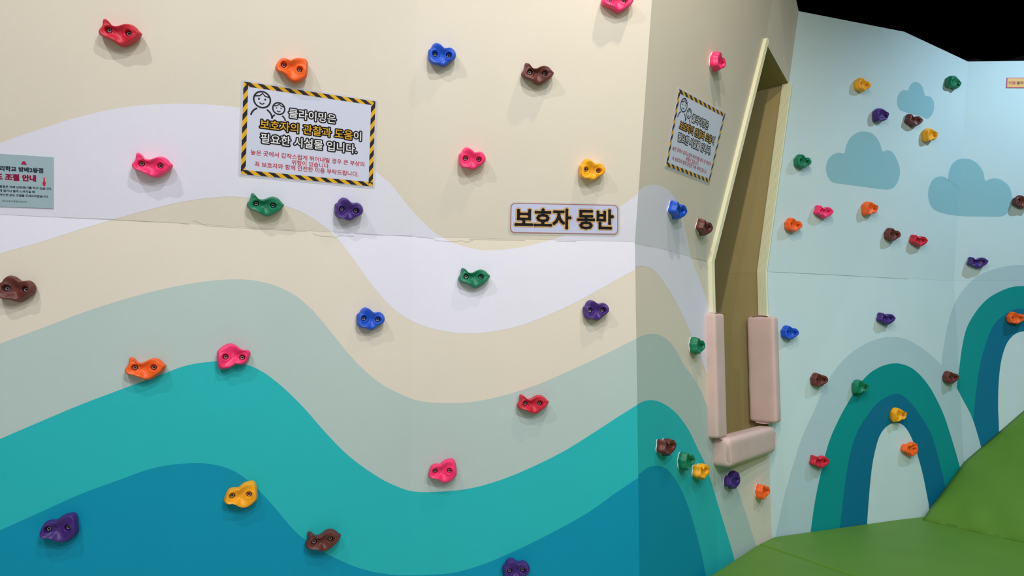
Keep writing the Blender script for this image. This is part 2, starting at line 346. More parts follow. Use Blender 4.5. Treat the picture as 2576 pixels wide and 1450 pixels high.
CLOUD = [cl([(1175, 1010), (1190, 940), (1230, 900), (1285, 900), (1300, 860), (1340, 820), (1390, 825), (1430, 870), (1455, 953), (1500, 960), (1535, 1000), (1545, 1060), (1530, 1130), (1490, 1180), (1460, 1185), (1420, 1160), (1300, 1130), (1200, 1090)], 3.961, 1960, 0),
         [(2078, 427), (2081.5, 405), (2094, 390), (2111, 384), (2124, 386), (2129, 366), (2140, 346), (2156.6, 334), (2176, 331), (2195, 336.6), (2209, 352), (2217, 371), (2220, 382), (2231, 378), (2245, 383.5), (2256, 401.5), (2264, 427), (2260, 454), (2248, 472), (2233, 477), (2208, 475), (2163.5, 469), (2124, 464), (2096, 459), (2084, 447)],
         cl([(1590, 540), (1600, 450), (1640, 370), (1700, 340), (1760, 345), (1790, 372), (1800, 300), (1830, 220), (1890, 170), (1960, 158), (2040, 175), (2110, 230), (2150, 300), (2170, 382), (2220, 362), (2290, 360), (2350, 385), (2410, 440), (2440, 530), (2440, 610), (2410, 690), (2360, 735), (2290, 748), (2150, 745), (1950, 742), (1800, 725), (1680, 690), (1620, 640)], 4.028, 1940, 360)]
def cloud_polys(pts):
    a = spline(pts, 4, True); n = len(a); cx = sum(p[0] for p in a) / n; cy = sum(p[1] for p in a) / n + 12
    return [[a[i], a[(i + 1) % n], (cx, cy)] for i in range(n)]
for wn in ('wall_right', 'wall_far'):
    for pts in CLOUD:
        o = paint('mural_cloud', wn, cloud_polys(pts), 'cloud', .0003)
        if o: o['label'] = 'soft blue painted cloud'

# ------------------------------------------------------------------ room shell and mats
def slab(name, pts, z0, z1, mt, parent=None, origin=V((0, 0, 0))):
    n = len(pts); vs = [V((p[0], p[1], z0)) - origin for p in pts] + [V((p[0], p[1], z1)) - origin for p in pts]
    fs = [tuple(range(n - 1, -1, -1)), tuple(range(n, 2 * n))] + [(i, (i + 1) % n, (i + 1) % n + n, i + n) for i in range(n)]
    return mesh_obj(name, vs, fs, M[mt], parent)
rc = [(-4.5, -3.5), (6.5, -3.5), (6.5, 8.5), (-4.5, 8.5)]
tag(slab('floor', rc, -0.05, 0.0, 'hallfloor'), 'pale hall floor under the mats', 'floor', kind='structure')
tag(slab('ceiling', rc, 3.9, 3.95, 'black'), 'black ceiling void above the climbing walls', 'ceiling', kind='structure')
for nm, a, b in (('wall_back', rc[2], rc[3]), ('wall_east', rc[1], rc[2]), ('wall_west', rc[3], rc[0]), ('wall_front', rc[0], rc[1])):
    d = V((b[0] - a[0], b[1] - a[1])).normalized(); nn = (-d.y * 0.05, d.x * 0.05)
    tag(slab(nm, [a, b, (b[0] - nn[0], b[1] - nn[1]), (a[0] - nn[0], a[1] - nn[1])], 0, 3.9, 'black' if nm in ('wall_back', 'wall_east') else 'hall'), 'black wall far behind the climbing walls' if nm in ('wall_back', 'wall_east') else 'plain pale hall wall out of the picture', 'wall', kind='structure')
# dim mountain shaped boards far behind the bright wall end
def back_board(pxs, y, lb):
    P = [CAM + ray(x, yy) * (y / ray(x, yy).y) for x, yy in pxs]; n = len(P)
    P[0].z = P[-1].z = 0.0
    org = V((sum(p.x for p in P) / n, y, 0))
    vs = [p - org for p in P] + [p - org + V((0, 0.03, 0)) for p in P]
    o = mesh_obj('mountain_board', vs, [tuple(range(n)), tuple(range(2 * n - 1, n - 1, -1))] + [(i, i + n, (i + 1) % n + n, (i + 1) % n) for i in range(n)], M['greyback'])
    o.location = org; tag(o, lb, 'board')
back_board([(2425, 420), (2425, 156), (2440, 148), (2452, 146), (2466, 150), (2480, 157), (2480, 420)], 6.2, 'small dim grey hill board peeking over the bright wall end')
back_board([(2512, 420), (2512, 157), (2540, 149), (2580, 138), (2640, 128), (2700, 140), (2700, 420)], 6.4, 'wide dim grey hill board behind the bright wall, at frame edge')

def soft_mat(name, tops, z_bot, bevel, label, wrinkle=False):
    bm = bmesh.new(); n = len(tops); org = sum(tops, V()) / n; org.z = z_bot
    lo = [bm.verts.new(V((p.x, p.y, z_bot)) - org) for p in tops]; hi = [bm.verts.new(p - org) for p in tops]
    bm.faces.new(lo[::-1]); top = bm.faces.new(hi)
    for i in range(n): bm.faces.new((lo[i], lo[(i + 1) % n], hi[(i + 1) % n], hi[i]))
    bmesh.ops.bevel(bm, geom=list(top.edges), offset=bevel, segments=3, profile=0.5, affect='EDGES')
    bmesh.ops.recalc_face_normals(bm, faces=bm.faces)
    o = bm_obj(name, bm, M['mat_green'], smooth=False); o.location = org
    tag(o, label, 'mat', 'green floor mats'); return o
e = 0.004
b12, bH, b23, b3, b34 = [at_z(p, ZM) for p in (s12, sH, s23, s3, s34)]
def n_of(k): return FAC[k]['pl'][1]
b12 = b12 + n_of('H_lo') * e + n_of('C_lo') * e; bH = bH + n_of('H_lo') * e; b23 = b23 + n_of('3a_lo') * e + n_of('H_lo') * e
b3 = b3 + n_of('3a_lo') * e; b34 = b34 + n_of('3b_lo') * e
q0 = on_z(1911, 1369, ZM); q1 = on_z(2152, 1450, ZM)
qd = (q1 - q0).normalized()
k0 = bH + (b23 - bH) * ((q0 - bH).dot((b23 - bH).normalized()) / (b23 - bH).length)
tip = on_z(2320, 1309, ZM); tw = b3 + (b34 - b3) * 0.47
wd = (on_z(2576, 1366, ZM) - tip).normalized()
g = 0.003
perp = V((-qd.y, qd.x, 0))
farq = k0 + qd * 2.6
soft_mat('floor_mat', [p for p in (b12 + V((-0.0, 0, 0)), V((b12.x - 0.05, -0.6, ZM)), V((farq.x, -0.6, ZM)), farq - perp * g, k0 - perp * g)][::-1], 0.0, 0.012, 'green vinyl floor mat nearest the camera at the wall corner')
wf = tip + wd * 1.9
soft_mat('floor_mat', [k0 + perp * g, farq + perp * g, V((5.2, 3.0, ZM)), V((4.2, b34.y, ZM)), b34, b3, b23][::-1], 0.0, 0.012, 'green vinyl floor mat running along the small arch wall')
# inclined wedge mat against the wall corner
pc = hit(2425, 1163, FAC['3b_lo']['pl'], e); pe = hit(2576, 1033, FAC['4_lo']['pl'], e)
pe2 = pc + (pe - pc) * 2.2
n3 = n_of('3b_lo')
def wedge():
    base0 = V((tip.x, tip.y, ZM + 0.001)); nx, ny = 60, 40
    f1 = base0 + wd * 1.9
    top0, top1 = pc, pe2
    ft = f1 + V((0.6, 0.25, 0.62))
    bm = bmesh.new(); G = []; org = V((tip.x, tip.y, 0))
    rnd = random.Random(4)
    for j in range(ny + 1):
        v = j / ny; row = []
        for i in range(nx + 1):
            u = i / nx
            a = base0 + (f1 - base0) * u
            cwall = base0 + (pc - base0) * min(1, v * 2) if v <= .5 else pc + (pe2 - pc) * (v - .5) * 2
            b = f1 + (ft - f1) * v
            P = cwall + (b - cwall) * u
            P = P.copy()
            wr = 0.009 * math.sin(u * 60 + v * 14) * math.exp(-((v - 0.10) / 0.09) ** 2) * math.exp(-((u - 0.16) / 0.13) ** 2)
            puff = 0.02 * (1 - (1 - min(1, v / 0.08)) ** 2) * (1 - (1 - min(1, u / 0.05)) ** 2)
            P.z += wr + puff - 0.0
            row.append(bm.verts.new(P - org))
        G.append(row)
    for j in range(ny):
        for i in range(nx): bm.faces.new((G[j][i], G[j][i + 1], G[j + 1][i + 1], G[j + 1][i]))
    rim = G[0] + [r[-1] for r in G[1:]] + G[-1][-2::-1] + [r[0] for r in G[-2:0:-1]]
    lo = [bm.verts.new(V((p.co.x, p.co.y, ZM + 0.0005))) for p in rim]
    m = len(rim)
    for i in range(m): bm.faces.new((rim[i], lo[i], lo[(i + 1) % m], rim[(i + 1) % m]))
    bmesh.ops.recalc_face_normals(bm, faces=bm.faces)
    o = bm_obj('wedge_mat', bm, M['mat_green']); o.location = org
    tag(o, 'sloping green vinyl wedge mat leaning against the arch wall', 'mat')
wedge()

# ------------------------------------------------------------------ the opening: tunnel, edge trims, pads
hv = V((s23.x - s12.x, s23.y - s12.y, 0)).normalized(); nv = face_cam(V((hv.y, -hv.x, 0)), s12)
TD = 1.0
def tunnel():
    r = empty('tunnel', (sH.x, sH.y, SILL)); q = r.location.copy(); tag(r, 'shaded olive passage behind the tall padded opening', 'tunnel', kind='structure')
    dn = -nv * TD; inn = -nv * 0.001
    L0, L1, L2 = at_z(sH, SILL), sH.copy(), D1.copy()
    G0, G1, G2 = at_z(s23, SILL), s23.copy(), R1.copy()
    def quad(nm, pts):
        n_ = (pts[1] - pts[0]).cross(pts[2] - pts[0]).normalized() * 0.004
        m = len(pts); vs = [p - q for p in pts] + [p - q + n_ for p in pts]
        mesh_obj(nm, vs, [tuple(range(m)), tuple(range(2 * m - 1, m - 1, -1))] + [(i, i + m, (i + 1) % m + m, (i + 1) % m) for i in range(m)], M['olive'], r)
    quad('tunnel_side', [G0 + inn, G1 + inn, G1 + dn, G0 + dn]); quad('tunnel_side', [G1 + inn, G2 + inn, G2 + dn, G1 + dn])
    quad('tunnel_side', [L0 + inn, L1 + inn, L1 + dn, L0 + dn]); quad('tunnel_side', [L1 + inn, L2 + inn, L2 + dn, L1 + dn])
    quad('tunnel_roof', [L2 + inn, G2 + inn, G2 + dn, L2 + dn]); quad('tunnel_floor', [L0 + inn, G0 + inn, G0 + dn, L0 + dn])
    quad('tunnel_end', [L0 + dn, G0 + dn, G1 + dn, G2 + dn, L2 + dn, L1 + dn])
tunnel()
def sweep(name, path, prof, label):
    org = path[-1].copy(); bm = bmesh.new(); rows = []
    for p in path: rows.append([bm.verts.new(p + hv * a + nv * b - org) for a, b in prof])
    m = len(prof)
    for i in range(len(rows) - 1):
        for k in range(m): bm.faces.new((rows[i][k], rows[i][(k + 1) % m], rows[i + 1][(k + 1) % m], rows[i + 1][k]))
    bm.faces.new(rows[0][::-1]); bm.faces.new(rows[-1]); bmesh.ops.recalc_face_normals(bm, faces=bm.faces)
    o = bm_obj(name, bm, M['trim'], smooth=False); o.location = org; tag(o, label, 'edge trim', 'ribbed edge trims of the opening'); return o
def ribs(p0, p1, n, out, hgt, fr=0.62):                      # ribbed line from p0 to p1, ribs raised along out
    r = []
    for i in range(n):
        for t, h in ((i + .0, 0), (i + .12, hgt), (i + fr, hgt), (i + fr + .12, 0)):
            t /= n; r.append((p0[0] + (p1[0] - p0[0]) * t + out[0] * h, p0[1] + (p1[1] - p0[1]) * t + out[1] * h))
    r.append(p1); return r
lowL = at_z(sH, 1.06 + 0.135); lowR = at_z(s23, 1.06 + 0.13)
prL = [(-0.022, 0.001)] + ribs((-0.022, 0.012), (0.012, 0.012), 4, (0, 1), 0.006, 0.45) + [(0.018, 0.0), (0.018, -0.04), (0.010, -0.04), (0.008, 0.001)]
sweep('edge_trim', [D1 + (D1 - sH) * 0.002, D1 + (sH - D1) * .3, D1 + (sH - D1) * .6, sH.copy(), lowL], prL, 'narrow ribbed cream edge trim on the left side of the opening')
prR = [(0.012, 0.014), (-0.004, 0.018)] + ribs((-0.008, 0.014), (-0.010, -0.030), 6, (-1, 0), 0.005, 0.5) + [(0.0, -0.034), (0.012, -0.030)]
sweep('edge_trim', [R1.copy(), R1 + (s23 - R1) * .4, R1 + (s23 - R1) * .75, s23.copy(), lowR], prR, 'wide ribbed cream edge trim on the right side of the opening')

def cushion(name, c, ax, half, rnd, label, seed=0, flap=None):
    r = empty(name, c); tag(r, label, 'pad', 'dusty pink pads around the opening')
    bm = bmesh.new(); bmesh.ops.create_cube(bm, size=2.0)
    for v in bm.verts: v.co = V((v.co.x * half[0], v.co.y * half[1], v.co.z * half[2]))
    bmesh.ops.bevel(bm, geom=list(bm.edges), offset=rnd, segments=4, profile=0.5, affect='EDGES')
    bmesh.ops.subdivide_edges(bm, edges=[e_ for e_ in bm.edges if e_.calc_length() > 0.05], cuts=5, use_grid_fill=True)
    rd = random.Random(seed); ph = rd.random() * 6
    for v in bm.verts:
        k = 0.0018 * math.sin(v.co.x * 60 + ph) * math.sin(v.co.z * 45 + ph * 2) * math.sin(v.co.y * 50 + ph)
        v.co += v.co.normalized() * k
    Mx = Matrix((ax[0], ax[1], ax[2])).transposed()
    for v in bm.verts: v.co = Mx @ v.co
    bmesh.ops.recalc_face_normals(bm, faces=bm.faces)
    bm_obj('cover', bm, M['pad'], r)
    # pinched open fold at both ends, and the closing seam along one edge
    for s in (-1, 1):
        bm = bmesh.new(); n = 10; vs = []
        for i in range(n + 1):
            t = i / n * 2 - 1
            p = V((half[0] * 0.55 * t, half[1] * 0.98, s * (half[2] + 0.0005 + 0.006 * (1 - t * t))))
            p2 = V((half[0] * 0.55 * t, half[1] * 0.55, s * (half[2] - 0.001)))
            vs.append((bm.verts.new(Mx @ p), bm.verts.new(Mx @ p2)))
        for i in range(n): bm.faces.new((vs[i][0], vs[i + 1][0], vs[i + 1][1], vs[i][1]))
        bm_obj('end_fold', bm, M['pad'], r)
    return r
ez = V((0, 0, 1))
# left pad: 3.6 cm proud of the wall, 10.5 cm wide
zc0, zc1 = 1.06 + 0.133, 0.662
cL = at_z(sH, (zc0 + zc1) / 2) + hv * (-0.016) + nv * (0.008)
cushion('edge_pad', cL, (hv, nv, ez), (0.052, 0.038, (zc0 - zc1) / 2), 0.014, 'tall narrow dusty pink pad on the left edge of the opening', 1)
zr0, zr1 = 1.06 + 0.135, 0.680
cR = at_z(s23, (zr0 + zr1) / 2) + hv * (-0.006) + nv * (-0.012)
cushion('edge_pad', cR, (nv, -hv, ez), (0.068, 0.036, (zr0 - zr1) / 2), 0.016, 'tall broad dusty pink pad on the right edge of the opening', 2)
cB = (at_z(sH, 0) + at_z(s23, 0)) / 2; cB.z = 0.600; cB = cB + nv * 0.012 - hv * 0.012
cushion('edge_pad', cB, (ez, nv, -hv), (0.062, 0.045, 0.282), 0.022, 'low dusty pink pad lying across the sill of the opening', 3)

# ------------------------------------------------------------------ climbing holds
OUT = {
 'fish': ([(545, 355), (600, 375), (650, 450), (720, 530), (830, 560), (930, 545), (1040, 500), (1150, 470), (1250, 480), (1340, 520), (1410, 590), (1460, 660), (1520, 720), (1530, 760), (1500, 810), (1440, 890), (1370, 950), (1270, 1010), (1150, 1080), (1060, 1120), (960, 1130), (880, 1110), (780, 1040), (680, 980), (580, 930), (470, 890), (390, 840), (355, 780), (360, 710), (400, 650), (450, 590), (480, 510), (490, 430), (510, 375)], (650, 695), (1180, 760), 0.107),
 'heart': ([(1710, 285), (1770, 305), (1815, 345), (1850, 375), (1900, 378), (1950, 372), (2000, 400), (2035, 450), (2048, 510), (2030, 570), (1980, 610), (1920, 640), (1870, 680), (1820, 703), (1770, 700), (1730, 680), (1680, 665), (1620, 660), (1565, 630), (1540, 570), (1545, 500), (1545, 440), (1560, 400), (1600, 375), (1625, 330), (1665, 295)], (1665, 490), (1915, 520), 0.089),
 'blob': ([(575, 330), (640, 328), (665, 350), (685, 395), (692, 450), (698, 510), (700, 570), (695, 610), (650, 660), (600, 700), (540, 728), (470, 720), (420, 690), (370, 650), (320, 632), (260, 630), (225, 600), (218, 560), (240, 490), (275, 425), (320, 400), (380, 400), (425, 405), (460, 375), (510, 345)], (335, 510), (577, 518), 0.092)}
def sstep(a, b, x): t = max(0, min(1, (x - a) / (b - a))); return t * t * (3 - 2 * t)
HM = {}
HH = 0.035
for kind, (pts, b0, b1, wid) in OUT.items():
    ang = math.atan2(b1[1] - b0[1], b1[0] - b0[0])
    xs = [p[0] for p in pts]; cx = (max(xs) + min(xs)) / 2; ys = [p[1] for p in pts]; cy = (max(ys) + min(ys)) / 2
    s = wid / (max(xs) - min(xs))
    def nrm(p):
        x, y = (p[0] - cx) * s, (p[1] - cy) * s
        return (x * math.cos(ang) + y * math.sin(ang), -(-x * math.sin(ang) + y * math.cos(ang)))
    NT = 108
    o2 = resample([nrm(p) for p in spline(pts, 20, True)] + [nrm(pts[0])], NT + 1)[:NT]
    bolts = [nrm(b0), nrm(b1)]
    # base centre between the bolts keeps the polar grid star shaped
    gx, gy = (bolts[0][0] + bolts[1][0]) / 2, (bolts[0][1] + bolts[1][1]) / 2 - 0.004
    NR = 36; rb = 0.0082
    vs, fs = [], []
    def top(x, y, r, th):
        lob = 0.004 * math.sin(2 * th + 0.6) + 0.003 * math.sin(3 * th + 1.7)
        dish = HH - 0.011 * (1 - sstep(0.10, 0.86, r)) + lob * r * r
        z = dish - 0.015 * sstep(0.86, 1.0, r) ** 1.6
        for bx, by in bolts:
            d = math.hypot(x - bx, y - by)
            z += 0.0016 * math.exp(-((d - rb * 1.45) / 0.003) ** 2)
            z -= (z - 0.0165) * (1 - sstep(rb * 0.86, rb * 1.12, d))
        return z
    vs.append((gx, gy, top(gx, gy, 0, 0)))
    for j in range(1, NR + 1):
        r = j / NR
        for i in range(NT):
            ox, oy = o2[i]; x, y = gx + (ox - gx) * r, gy + (oy - gy) * r
            vs.append((x, y, top(x, y, r, math.atan2(oy - gy, ox - gx))))
    # side wall: rounds over at the rim, tucks in towards the wall
    side = [(1.012, -0.003), (1.012, -0.008), (0.985, -0.014), (0.945, -0.020), (0.915, -0.026), (0.90, None)]
    for k, (sr, dz) in enumerate(side):
        for i in range(NT):
            ox, oy = o2[i]; zr = vs[1 + (NR - 1) * NT + i][2]
            z = 0.0 if dz is None else max(0.002, zr + dz)
            vs.append((gx + (ox - gx) * sr, gy + (oy - gy) * sr, z))
    for i in range(NT): fs.append((0, 1 + i, 1 + (i + 1) % NT))
    for j in range(NR + len(side) - 1):
        a = 1 + j * NT
        for i in range(NT): fs.append((a + i, a + NT + i, a + NT + (i + 1) % NT, a + (i + 1) % NT))
    me = bpy.data.meshes.new('grip_' + kind); me.from_pydata(vs, [], fs)
    me.polygons.foreach_set('use_smooth', [True] * len(me.polygons)); me.materials.append(None)
    bm = bmesh.new(); bm.from_mesh(me); bmesh.ops.recalc_face_normals(bm, faces=bm.faces); bm.to_mesh(me); bm.free()
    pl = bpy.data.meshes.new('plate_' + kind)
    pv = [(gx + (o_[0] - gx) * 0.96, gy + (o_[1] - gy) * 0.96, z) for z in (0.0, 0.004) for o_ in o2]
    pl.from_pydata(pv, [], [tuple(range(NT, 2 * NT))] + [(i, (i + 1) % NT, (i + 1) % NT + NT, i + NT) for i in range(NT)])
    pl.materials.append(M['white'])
    HM[kind] = (me, bolts, pl, wid)
# bolt: dished steel head with dark hex socket
def bolt_meshes():
    n = 20; prof = [(0.0054, 0.0), (0.0054, 0.003), (0.0048, 0.0040), (0.0034, 0.0040), (0.0030, 0.0032)]
    vs = [(r * math.cos(2 * math.pi * i / n), r * math.sin(2 * math.pi * i / n), z) for r, z in prof for i in range(n)]
    fs = [(j * n + i, j * n + (i + 1) % n, (j + 1) * n + (i + 1) % n, (j + 1) * n + i) for j in range(len(prof) - 1) for i in range(n)]
    a = bpy.data.meshes.new('bolt'); a.from_pydata(vs, [], fs); a.materials.append(M['steel']); a.polygons.foreach_set('use_smooth', [True] * len(fs))
    hv_ = [(0.0031 * math.cos(math.pi / 3 * i), 0.0031 * math.sin(math.pi / 3 * i), z) for z in (0.0034, 0.0012) for i in range(6)]
    b = bpy.data.meshes.new('socket'); b.from_pydata(hv_, [], [tuple(range(6))] + [(i, i + 6, (i + 1) % 6 + 6, (i + 1) % 6) for i in range(6)]); b.materials.append(M['socket'])
    wv = [(r * math.cos(2 * math.pi * i / n), r * math.sin(2 * math.pi * i / n), z) for r, z in ((0.0074, 0.0), (0.0074, 0.0009), (0.0040, 0.0009)) for i in range(n)]
    c_ = bpy.data.meshes.new('recess_shade'); c_.from_pydata(wv, [], [(j * n + i, j * n + (i + 1) % n, (j + 1) * n + (i + 1) % n, (j + 1) * n + i) for j in range(2) for i in range(n)]); c_.materials.append(M['socket'])  # black disc that paints the deep shade on the recess floor
    return a, b, c_
BOLT, SOCK, SHADE_DISC = bolt_meshes()
PM = dict(rough=0.42, spec=0.45, bump=0.2, bscale=500, var=0.05, vscale=30)
HC = {'red': mat('hold_red', (206, 34, 58), **PM), 'pink': mat('hold_pink', (255, 52, 118), **PM), 'orange': mat('hold_orange', (255, 104, 32), **PM),
      'yellow': mat('hold_yellow', (255, 176, 22), **PM), 'green': mat('hold_green', (10, 124, 88), **PM), 'blue': mat('hold_blue', (24, 84, 206), **PM),
      'purple': mat('hold_purple', (66, 36, 122), **PM), 'brown': mat('hold_brown', (102, 48, 42), **PM)}
SHAPE = {'fish': 'cat-eared', 'heart': 'heart-shaped', 'blob': 'lopsided'}
def hold(px, py, col, kind, wname, rot, label, plate=False, sc_=1.0):
    f = wall_of(px, py, wname); a, n = f['pl']
    P = hit(px, py, (a, n), 0.024) - n * 0.024
    if wname != 'wall_left': P = hit(px, py, (a, n), 0.026) - n * 0.026
    P = P + n * 0.0011
    u = (ez - n * n.z).normalized(); r = u.cross(n)
    me, bolts, pl, wid = HM[kind]
    root = empty('climbing_hold'); root.matrix_world = Matrix.Translation(P) @ Matrix((r, u, n)).transposed().to_4x4() @ Matrix.Rotation(math.radians(-rot), 4, 'Z') @ Matrix.Scale(sc_, 4)
    tag(root, label, 'climbing hold', 'bolted climbing holds')
    g_ = bpy.data.objects.new('grip', me); C.objects.link(g_); g_.parent = root
    g_.material_slots[0].link = 'OBJECT'; g_.material_slots[0].material = HC[col]
    for bx, by in bolts:
        b_ = bpy.data.objects.new('bolt', BOLT); C.objects.link(b_); b_.parent = root; b_.location = (bx, by, 0.0166)
        s_ = bpy.data.objects.new('socket', SOCK); C.objects.link(s_); s_.parent = b_
        k_ = bpy.data.objects.new('recess_shade', SHADE_DISC); C.objects.link(k_); k_.parent = b_
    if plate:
        p_ = bpy.data.objects.new('highlight_plate', pl); C.objects.link(p_); p_.parent = root  # white plate added to give the bright highlight crescent at the hold's edge
    return root
L, Mi, R_, Fa = 'wall_left', 'wall_middle', 'wall_right', 'wall_far'
HOLDS = [
 (302, 82, 'red', 'fish', L, 3, 'red cat-eared hold in the top left of the cream wall'),
 (383, 416, 'pink', 'fish', L, 3, 'pink cat-eared hold on the lavender wave, left of the large poster'),
 (668, 516, 'green', 'fish', L, 3, 'green cat-eared hold just under the large framed poster'),
 (734, 172, 'orange', 'blob', L, 9, 'orange lopsided hold directly above the large poster'),
 (878, 527, 'purple', 'heart', L, 3, 'purple heart-shaped hold under the right corner of the large poster'),
 (933, 802, 'blue', 'heart', L, 4, 'blue heart-shaped hold low on the cream band mid wall'),
 (1112, 137, 'blue', 'heart', L, 2, 'blue heart-shaped hold high on the wall, right of the large poster'),
 (1353, 185, 'brown', 'fish', L, 2, 'brown cat-eared hold high above the yellow heart hold'),
 (1554, 2, 'pink', 'fish', L, 1, 'pink cat-eared hold cut by the top of the picture'),
 (1188, 399, 'pink', 'heart', L, 2, 'pink heart-shaped hold between the poster and the rounded nameplate'),
 (1490, 427, 'yellow', 'heart', L, 3, 'yellow heart-shaped hold above the rounded nameplate'),
 (1193, 698, 'green', 'fish', L, 1, 'green cat-eared hold alone on the lower lavender band'),
 (1500, 780, 'purple', 'heart', L, -2, 'purple heart-shaped hold near the wall corner, below the nameplate'),
 (1341, 1016, 'red', 'fish', L, 0, 'red cat-eared hold on the grey green wave'),
 (1113, 1187, 'pink', 'blob', L, 0, 'pink lopsided hold on the grey green wave above the turquoise'),
 (588, 897, 'pink', 'blob', L, 183, 'pink upside-down lopsided hold on the crest of the turquoise wave'),
 (366, 926, 'orange', 'fish', L, 0, 'orange cat-eared hold at the upper edge of the turquoise wave'),
 (606, 1248, 'yellow', 'blob', L, -1, 'yellow lopsided hold on the edge of the deep blue wave'),
 (148, 1332, 'purple', 'blob', L, -1, 'purple lopsided hold on the deep blue, bottom left'),
 (813, 1360, 'brown', 'fish', L, -5, 'brown cat-eared hold low on the turquoise and blue edge'),
 (1299, 1434, 'purple', 'heart', L, -1, 'purple heart-shaped hold cut by the bottom of the picture'),
 (42, 726, 'brown', 'heart', L, 3, 'brown heart-shaped hold cut by the left edge of the picture'),
 (925, -80, 'brown', 'fish', L, 2, 'brown hold above the frame, only its shadow tip showing'),
 (1809, 155, 'pink', 'heart', Mi, 0, 'pink heart-shaped hold above the small tilted poster'),
 (1708, 530, 'blue', 'fish', Mi, 0, 'blue cat-eared hold below the small tilted poster'),
 (1775, 573, 'brown', 'fish', Mi, 0, 'brown cat-eared hold beside the narrow ribbed trim'),
 (1757, 870, 'green', 'heart', Mi, 0, 'green heart-shaped hold beside the narrow left pad'),
 (1680, 1125, 'brown', 'fish', Mi, 0, 'brown cat-eared hold on the teal wave of the shaded wall'),
 (1730, 1160, 'green', 'heart', Mi, 0, 'green heart-shaped hold on the teal wave of the shaded wall'),
 (1767, 1187, 'yellow', 'fish', Mi, 0, 'yellow cat-eared hold left of the sill pad'),
 (1844, 1211, 'purple', 'blob', Mi, 0, 'purple lopsided hold under the sill pad'),
 (1921, 1237, 'orange', 'heart', Mi, 0, 'orange heart-shaped hold low in the inner wall corner'),
 (2172, 213, 'yellow', 'heart', R_, 2, 'yellow heart-shaped hold highest on the pale blue wall'),
 (2218, 290, 'purple', 'blob', R_, 185, 'purple lopsided hold left of the smallest cloud'),
 (2301, 303, 'brown', 'fish', R_, 2, 'brown cat-eared hold under the smallest cloud'),
 (2342, 340, 'yellow', 'blob', R_, 185, 'yellow lopsided hold right of the brown hold under the smallest cloud'),
 (2401, 208, 'green', 'blob', R_, 205, 'green glossy hold high beside the bright wall corner'),
 (2021, 406, 'green', 'heart', R_, 4, 'green heart-shaped hold left of the middle cloud'),
 (1998, 566, 'orange', 'heart', R_, 4, 'orange heart-shaped hold beside the wide ribbed trim'),
 (2074, 533, 'pink', 'fish', R_, 2, 'pink cat-eared hold under the middle cloud'),
 (2191, 525, 'orange', 'blob', R_, 183, 'orange lopsided hold between the two larger clouds'),
 (2247, 590, 'brown', 'heart', R_, 2, 'dark brown heart-shaped hold above the panel joint'),
 (2313, 606, 'red', 'fish', R_, 2, 'dark red cat-eared hold under the largest cloud'),
 (2461, 660, 'purple', 'fish', Fa, 0, 'purple cat-eared hold above the large painted arch'),
 (2231, 802, 'purple', 'fish', R_, 2, 'purple cat-eared hold above the crown of the small arch'),
 (1989, 837, 'blue', 'heart', R_, 3, 'blue heart-shaped hold right of the broad right pad'),
 (2063, 956, 'brown', 'heart', R_, 2, 'brown heart-shaped hold on the outer left side of the small arch'),
 (2167, 975, 'green', 'blob', R_, 190, 'green lopsided hold on the teal stripe of the small arch'),
 (2394, 950, 'brown', 'heart', R_, 2, 'brown heart-shaped hold where the two arches meet'),
 (2263, 1045, 'yellow', 'blob', R_, 185, 'yellow lopsided hold at the top of the small arch field'),
 (2064, 1162, 'red', 'fish', R_, 3, 'red cat-eared hold on the left leg of the small arch'),
 (2290, 1131, 'orange', 'blob', R_, 10, 'orange lopsided hold inside the small arch'),
 (2557, 800, 'orange', 'heart', Fa, 2, 'orange heart-shaped hold on the large arch at the right edge'),
 (2572, 508, 'brown', 'heart', Fa, 20, 'brown hold right of the largest cloud at the right edge'),
]
for px, py, col, kind, wn, rot, lb in HOLDS:
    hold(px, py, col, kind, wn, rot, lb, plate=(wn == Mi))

# ------------------------------------------------------------------ posters and signs
def fat_text(body, w):                                      # the glyphs grown by w with rounded corners
    vs, fs = text_mesh(body); key = (body, 'fat', w)
    if key in _tc: return _tc[key]
    cnt = {}
    for f in fs:
        for a, b in zip(f, f[1:] + f[:1]): cnt[(min(a, b), max(a, b))] = cnt.get((min(a, b), max(a, b)), 0) + 1
    V2, F2 = list(vs), list(fs); done = set()
    for (a, b), c_ in cnt.items():
        if c_ != 1: continue
        (x0, y0), (x1, y1) = vs[a], vs[b]; l = math.hypot(x1 - x0, y1 - y0)
        if l < 1e-7: continue
        nx, ny = -(y1 - y0) / l * w, (x1 - x0) / l * w; i0 = len(V2)
        V2 += [(x0 + nx, y0 + ny), (x1 + nx, y1 + ny), (x1 - nx, y1 - ny), (x0 - nx, y0 - ny)]; F2.append((i0, i0 + 1, i0 + 2, i0 + 3))
        for k in (a, b):
            if k in done: continue
            done.add(k); i0 = len(V2); V2 += [(vs[k][0] + w * math.cos(math.pi / 5 * j), vs[k][1] + w * math.sin(math.pi / 5 * j)) for j in range(10)]; F2.append(tuple(range(i0, i0 + 10)))
    _tc[key] = (V2, F2); return _tc[key]
